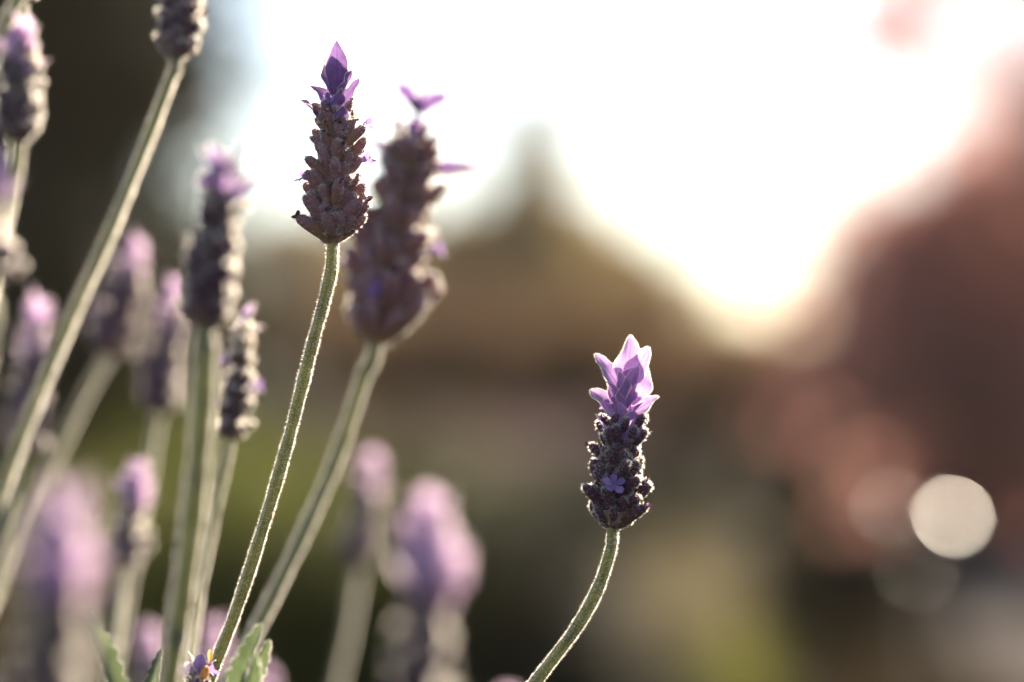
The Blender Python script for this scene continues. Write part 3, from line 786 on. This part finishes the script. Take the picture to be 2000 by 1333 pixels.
lavender('slim dark lavender spike half hidden behind the thick pale stalk', (448, 862, 0.63), (488, 580, 0.63), [(440, 900, 0.63), (415, 1020, 0.63), (390, 1150, 0.625), (362, 1345, 0.62)],
         calyx='calyx_dark', whorl_to=0.8, nwh=7, per=7, seed=35, rscale=0.85, florets=[(0.4, 0, 1.0), (0.55, 200, 1)], coma_n=4, coma_scale=0.45)
pk = 'pink_bract'
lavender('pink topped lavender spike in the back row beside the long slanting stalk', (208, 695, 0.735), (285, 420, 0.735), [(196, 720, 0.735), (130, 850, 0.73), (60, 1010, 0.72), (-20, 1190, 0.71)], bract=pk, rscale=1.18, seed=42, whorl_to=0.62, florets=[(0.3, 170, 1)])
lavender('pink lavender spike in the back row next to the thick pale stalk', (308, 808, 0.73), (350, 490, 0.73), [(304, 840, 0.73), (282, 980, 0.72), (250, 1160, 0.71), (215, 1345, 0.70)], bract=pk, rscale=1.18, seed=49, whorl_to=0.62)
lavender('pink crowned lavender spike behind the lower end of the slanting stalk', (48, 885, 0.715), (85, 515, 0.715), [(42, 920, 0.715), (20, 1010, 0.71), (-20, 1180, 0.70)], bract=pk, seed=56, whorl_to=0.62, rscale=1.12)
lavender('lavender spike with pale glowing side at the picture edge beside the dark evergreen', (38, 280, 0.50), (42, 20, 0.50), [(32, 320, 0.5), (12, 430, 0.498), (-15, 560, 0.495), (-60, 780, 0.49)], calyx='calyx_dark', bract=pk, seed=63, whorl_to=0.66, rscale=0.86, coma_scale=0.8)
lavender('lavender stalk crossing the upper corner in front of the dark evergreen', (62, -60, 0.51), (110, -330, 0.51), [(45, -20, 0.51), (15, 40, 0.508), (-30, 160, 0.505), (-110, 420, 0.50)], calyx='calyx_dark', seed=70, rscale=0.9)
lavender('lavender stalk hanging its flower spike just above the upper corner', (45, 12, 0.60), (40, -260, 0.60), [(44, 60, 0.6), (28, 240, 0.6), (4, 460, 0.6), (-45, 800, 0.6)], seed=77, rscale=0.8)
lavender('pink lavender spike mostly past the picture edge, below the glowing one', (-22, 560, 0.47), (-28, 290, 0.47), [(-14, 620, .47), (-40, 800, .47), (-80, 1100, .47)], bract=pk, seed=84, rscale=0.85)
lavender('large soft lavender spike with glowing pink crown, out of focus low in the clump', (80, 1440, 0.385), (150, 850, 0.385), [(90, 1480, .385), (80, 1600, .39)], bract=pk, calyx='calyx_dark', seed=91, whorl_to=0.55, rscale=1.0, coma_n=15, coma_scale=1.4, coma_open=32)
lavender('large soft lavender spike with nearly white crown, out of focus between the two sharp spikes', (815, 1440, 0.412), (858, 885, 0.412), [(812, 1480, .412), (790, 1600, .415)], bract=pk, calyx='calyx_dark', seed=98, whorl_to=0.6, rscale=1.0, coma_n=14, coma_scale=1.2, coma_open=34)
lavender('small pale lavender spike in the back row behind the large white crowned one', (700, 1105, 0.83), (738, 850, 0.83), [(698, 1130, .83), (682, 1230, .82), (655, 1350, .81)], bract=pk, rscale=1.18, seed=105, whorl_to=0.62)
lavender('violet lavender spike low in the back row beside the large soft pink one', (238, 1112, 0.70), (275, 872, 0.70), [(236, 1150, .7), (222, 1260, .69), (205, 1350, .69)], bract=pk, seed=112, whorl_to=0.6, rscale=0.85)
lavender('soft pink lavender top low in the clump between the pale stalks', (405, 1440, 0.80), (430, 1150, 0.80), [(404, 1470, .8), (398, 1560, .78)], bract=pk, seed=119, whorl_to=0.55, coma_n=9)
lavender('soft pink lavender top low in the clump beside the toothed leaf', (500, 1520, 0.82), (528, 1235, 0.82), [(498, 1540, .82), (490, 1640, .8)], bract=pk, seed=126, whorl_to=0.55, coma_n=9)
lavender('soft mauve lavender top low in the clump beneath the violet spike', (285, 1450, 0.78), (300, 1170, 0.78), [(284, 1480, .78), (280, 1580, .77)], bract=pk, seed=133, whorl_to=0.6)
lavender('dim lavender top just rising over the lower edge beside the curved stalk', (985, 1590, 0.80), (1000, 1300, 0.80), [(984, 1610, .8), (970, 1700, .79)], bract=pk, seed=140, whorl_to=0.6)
lavender('young violet lavender tip with curled florets at the foot of the sharp tan spike', (372, 1400, f0 - .006), (398, 1262, f0 - .006), [(371, 1420, f0 - .006), (365, 1480, f0 - .006)], seed=147, nwh=4, per=6, rscale=0.62, whorl_to=0.6,
         coma=[(0.62, 150, 4.2, 1.8, 30), (0.66, -90, 3.6, 2.4, 15), (0.62, 10, 3.6, 2.0, 35), (0.55, 200, 4.2, 2.0, 42)], florets=[(0.7, 20, 1.2), (0.62, 180, 1.1)])

# ------------------------------------------------------------------ the bush the stalks stand in
bush = empty('lavender_bush', tuple(ROOT_C)); tag(bush, 'leafy grey green lavender bush at the foot of the flower stalks', 'bush')
r = np.random.default_rng(900)
tubes = []; C = []; U = []
for k in range(130):
    az = r.uniform(0, 2 * np.pi); q = r.random() ** 0.6
    e = np.array([math.cos(az) * q * 0.36, math.sin(az) * q * 0.27, (0.40 - 0.17 * q ** 2) * r.uniform(0.75, 1.05)])
    lp = catmull([(e[0] * .15, e[1] * .15, -0.02), (e[0] * .55, e[1] * .55, e[2] * 0.55), tuple(e)], 6)
    tubes.append(tube(lp, np.linspace(0.0035, 0.0012, len(lp)), 5, caps=False))
    m = 44
    t = r.uniform(0.35, 1.0, m); idx = (t * (len(lp) - 1)).astype(int)
    C.append(lp[idx] + r.normal(size=(m, 3)) * 0.006)
    a2 = r.uniform(0, 6.28, m); U.append(np.stack([np.cos(a2), np.sin(a2), np.full(m, 0.9)], -1))
V, F = merge(tubes); mesh_obj('branches', np_mesh('branches', V, F, MAT['bark']), bush)['kind'] = 'stuff'
V, F = leaf_quads(np.vstack(C) + np.vstack(U) * 0.012, 0.015, r, up=np.vstack(U), aspect=0.16, jit=0.2)
mesh_obj('foliage', np_mesh('foliage', V, F, MAT['foliage'], smooth=False), bush)['kind'] = 'stuff'


def toothed_leaf(tip, foot, D1, D2, width, face, curl, seed, teeth=11):
    """crenate leaf of the bush, from its foot to its tip"""
    A, Bp = at(*foot, D2), at(*tip, D1)
    ly = (Bp - A).normalized(); fz_ = Vector(face).normalized()
    lz = (fz_ - ly * fz_.dot(ly)).normalized(); lx = ly.cross(lz)
    V, F, uv = blade_grid((Bp - A).length * 1.02, width, cup=0.55, curl=curl, point=0.8, nw=7, belly=0.5, teeth=teeth, tooth=0.30)
    o = mesh_obj('leaf', np_mesh('leaf', V.reshape(-1, 3), F, MAT['leaf'], uv=uv), bush)
    M = Matrix((lx, ly, lz)).transposed()
    o.matrix_local = Matrix.Translation(A - ROOT_C) @ M.to_4x4()
    r = np.random.default_rng(seed); M3 = np.array(M); hv = []
    ns, nw = V.shape[:2]; p = np.array(A - ROOT_C)
    for side in (0, nw - 1):
        k = r.uniform(0, ns - 1.001, 420); i = k.astype(int); f = (k - i)[:, None]
        P = V[i, side] * (1 - f) + V[i + 1, side] * f
        Nn = np.tile(np.array([-1.0 if side == 0 else 1.0, 0.3, 0.2]), (len(k), 1))
        hv.append(hairs(P, Nn, 0.35e-3, 0.02e-3, r))
    v, f_ = merge(hv)
    h = mesh_obj('fuzz', np_mesh('fuzz', v, f_, MAT['fuzz'], smooth=False), o); h['kind'] = 'stuff'
    return o


toothed_leaf((200, 1185), (262, 1500), 0.53, 0.535, 5.2e-3, (0.6, -0.75, 0.2), -0.5, 1)
toothed_leaf((492, 1222), (425, 1480), 0.535, 0.54, 5.6e-3, (-0.55, -0.8, 0.1), -0.25, 2)
toothed_leaf((522, 1268), (455, 1420), 0.537, 0.545, 4.0e-3, (0.3, -0.8, 0.5), -0.5, 3, teeth=8)
toothed_leaf((132, 1316), (150, 1520), 0.545, 0.545, 3.4e-3, (0.7, -0.6, 0.1), -0.2, 4)
toothed_leaf((300, 1265), (290, 1480), 0.575, 0.57, 4.6e-3, (-0.5, -0.8, 0.2), -0.3, 5)
toothed_leaf((500, 1290), (480, 1450), 0.53, 0.54, 4.2e-3, (0.2, -0.9, 0.3), -0.2, 6)
for k, (px, py, rot) in enumerate([(415, 1298, (1.2, 0.4, 0.6)), (408, 1328, (0.7, -0.5, 1.4))]):
    dm = blade_mesh('dried_petal', 3.4e-3, 2.6e-3, mat=MAT['dried'], cup=0.6, curl=0.9, point=0.6)
    o = mesh_obj('dried_petal', dm); o.location = at(px - 4, py, f0 - 0.010); o.rotation_euler = (rot[0], rot[1], rot[2] - 1.9)
    tag(o, ['curled orange dried petal caught on the sharp tan spike\'s stalk', 'small orange dried petal lodged below the curled one'][k], 'petal')

# ------------------------------------------------------------------ the sunlit air
hm, hn = newmat('haze')
ho_ = N(hn, 'ShaderNodeOutputMaterial'); pv = N(hn, 'ShaderNodeVolumePrincipled')
pv.inputs['Color'].default_value = (1.0, 0.88, 0.70, 1); pv.inputs['Density'].default_value = 0.0004; pv.inputs['Anisotropy'].default_value = 0.6
hn.links.new(pv.outputs[0], ho_.inputs['Volume'])
x0, x1, y0, y1, z0, z1 = -260, 260, -80, 520, -1.2, 9.0
V = [(x, y, z) for z in (z0, z1) for (x, y) in ((x0, y0), (x1, y0), (x1, y1), (x0, y1))]
F = [(3, 2, 1, 0), (4, 5, 6, 7), (0, 1, 5, 4), (1, 2, 6, 5), (2, 3, 7, 6), (3, 0, 4, 7)]
hz = mesh_obj('haze', np_mesh('haze', V, F, hm, smooth=False))
tag(hz, 'thin warm sunlit haze filling the air over the garden', kind='stuff')
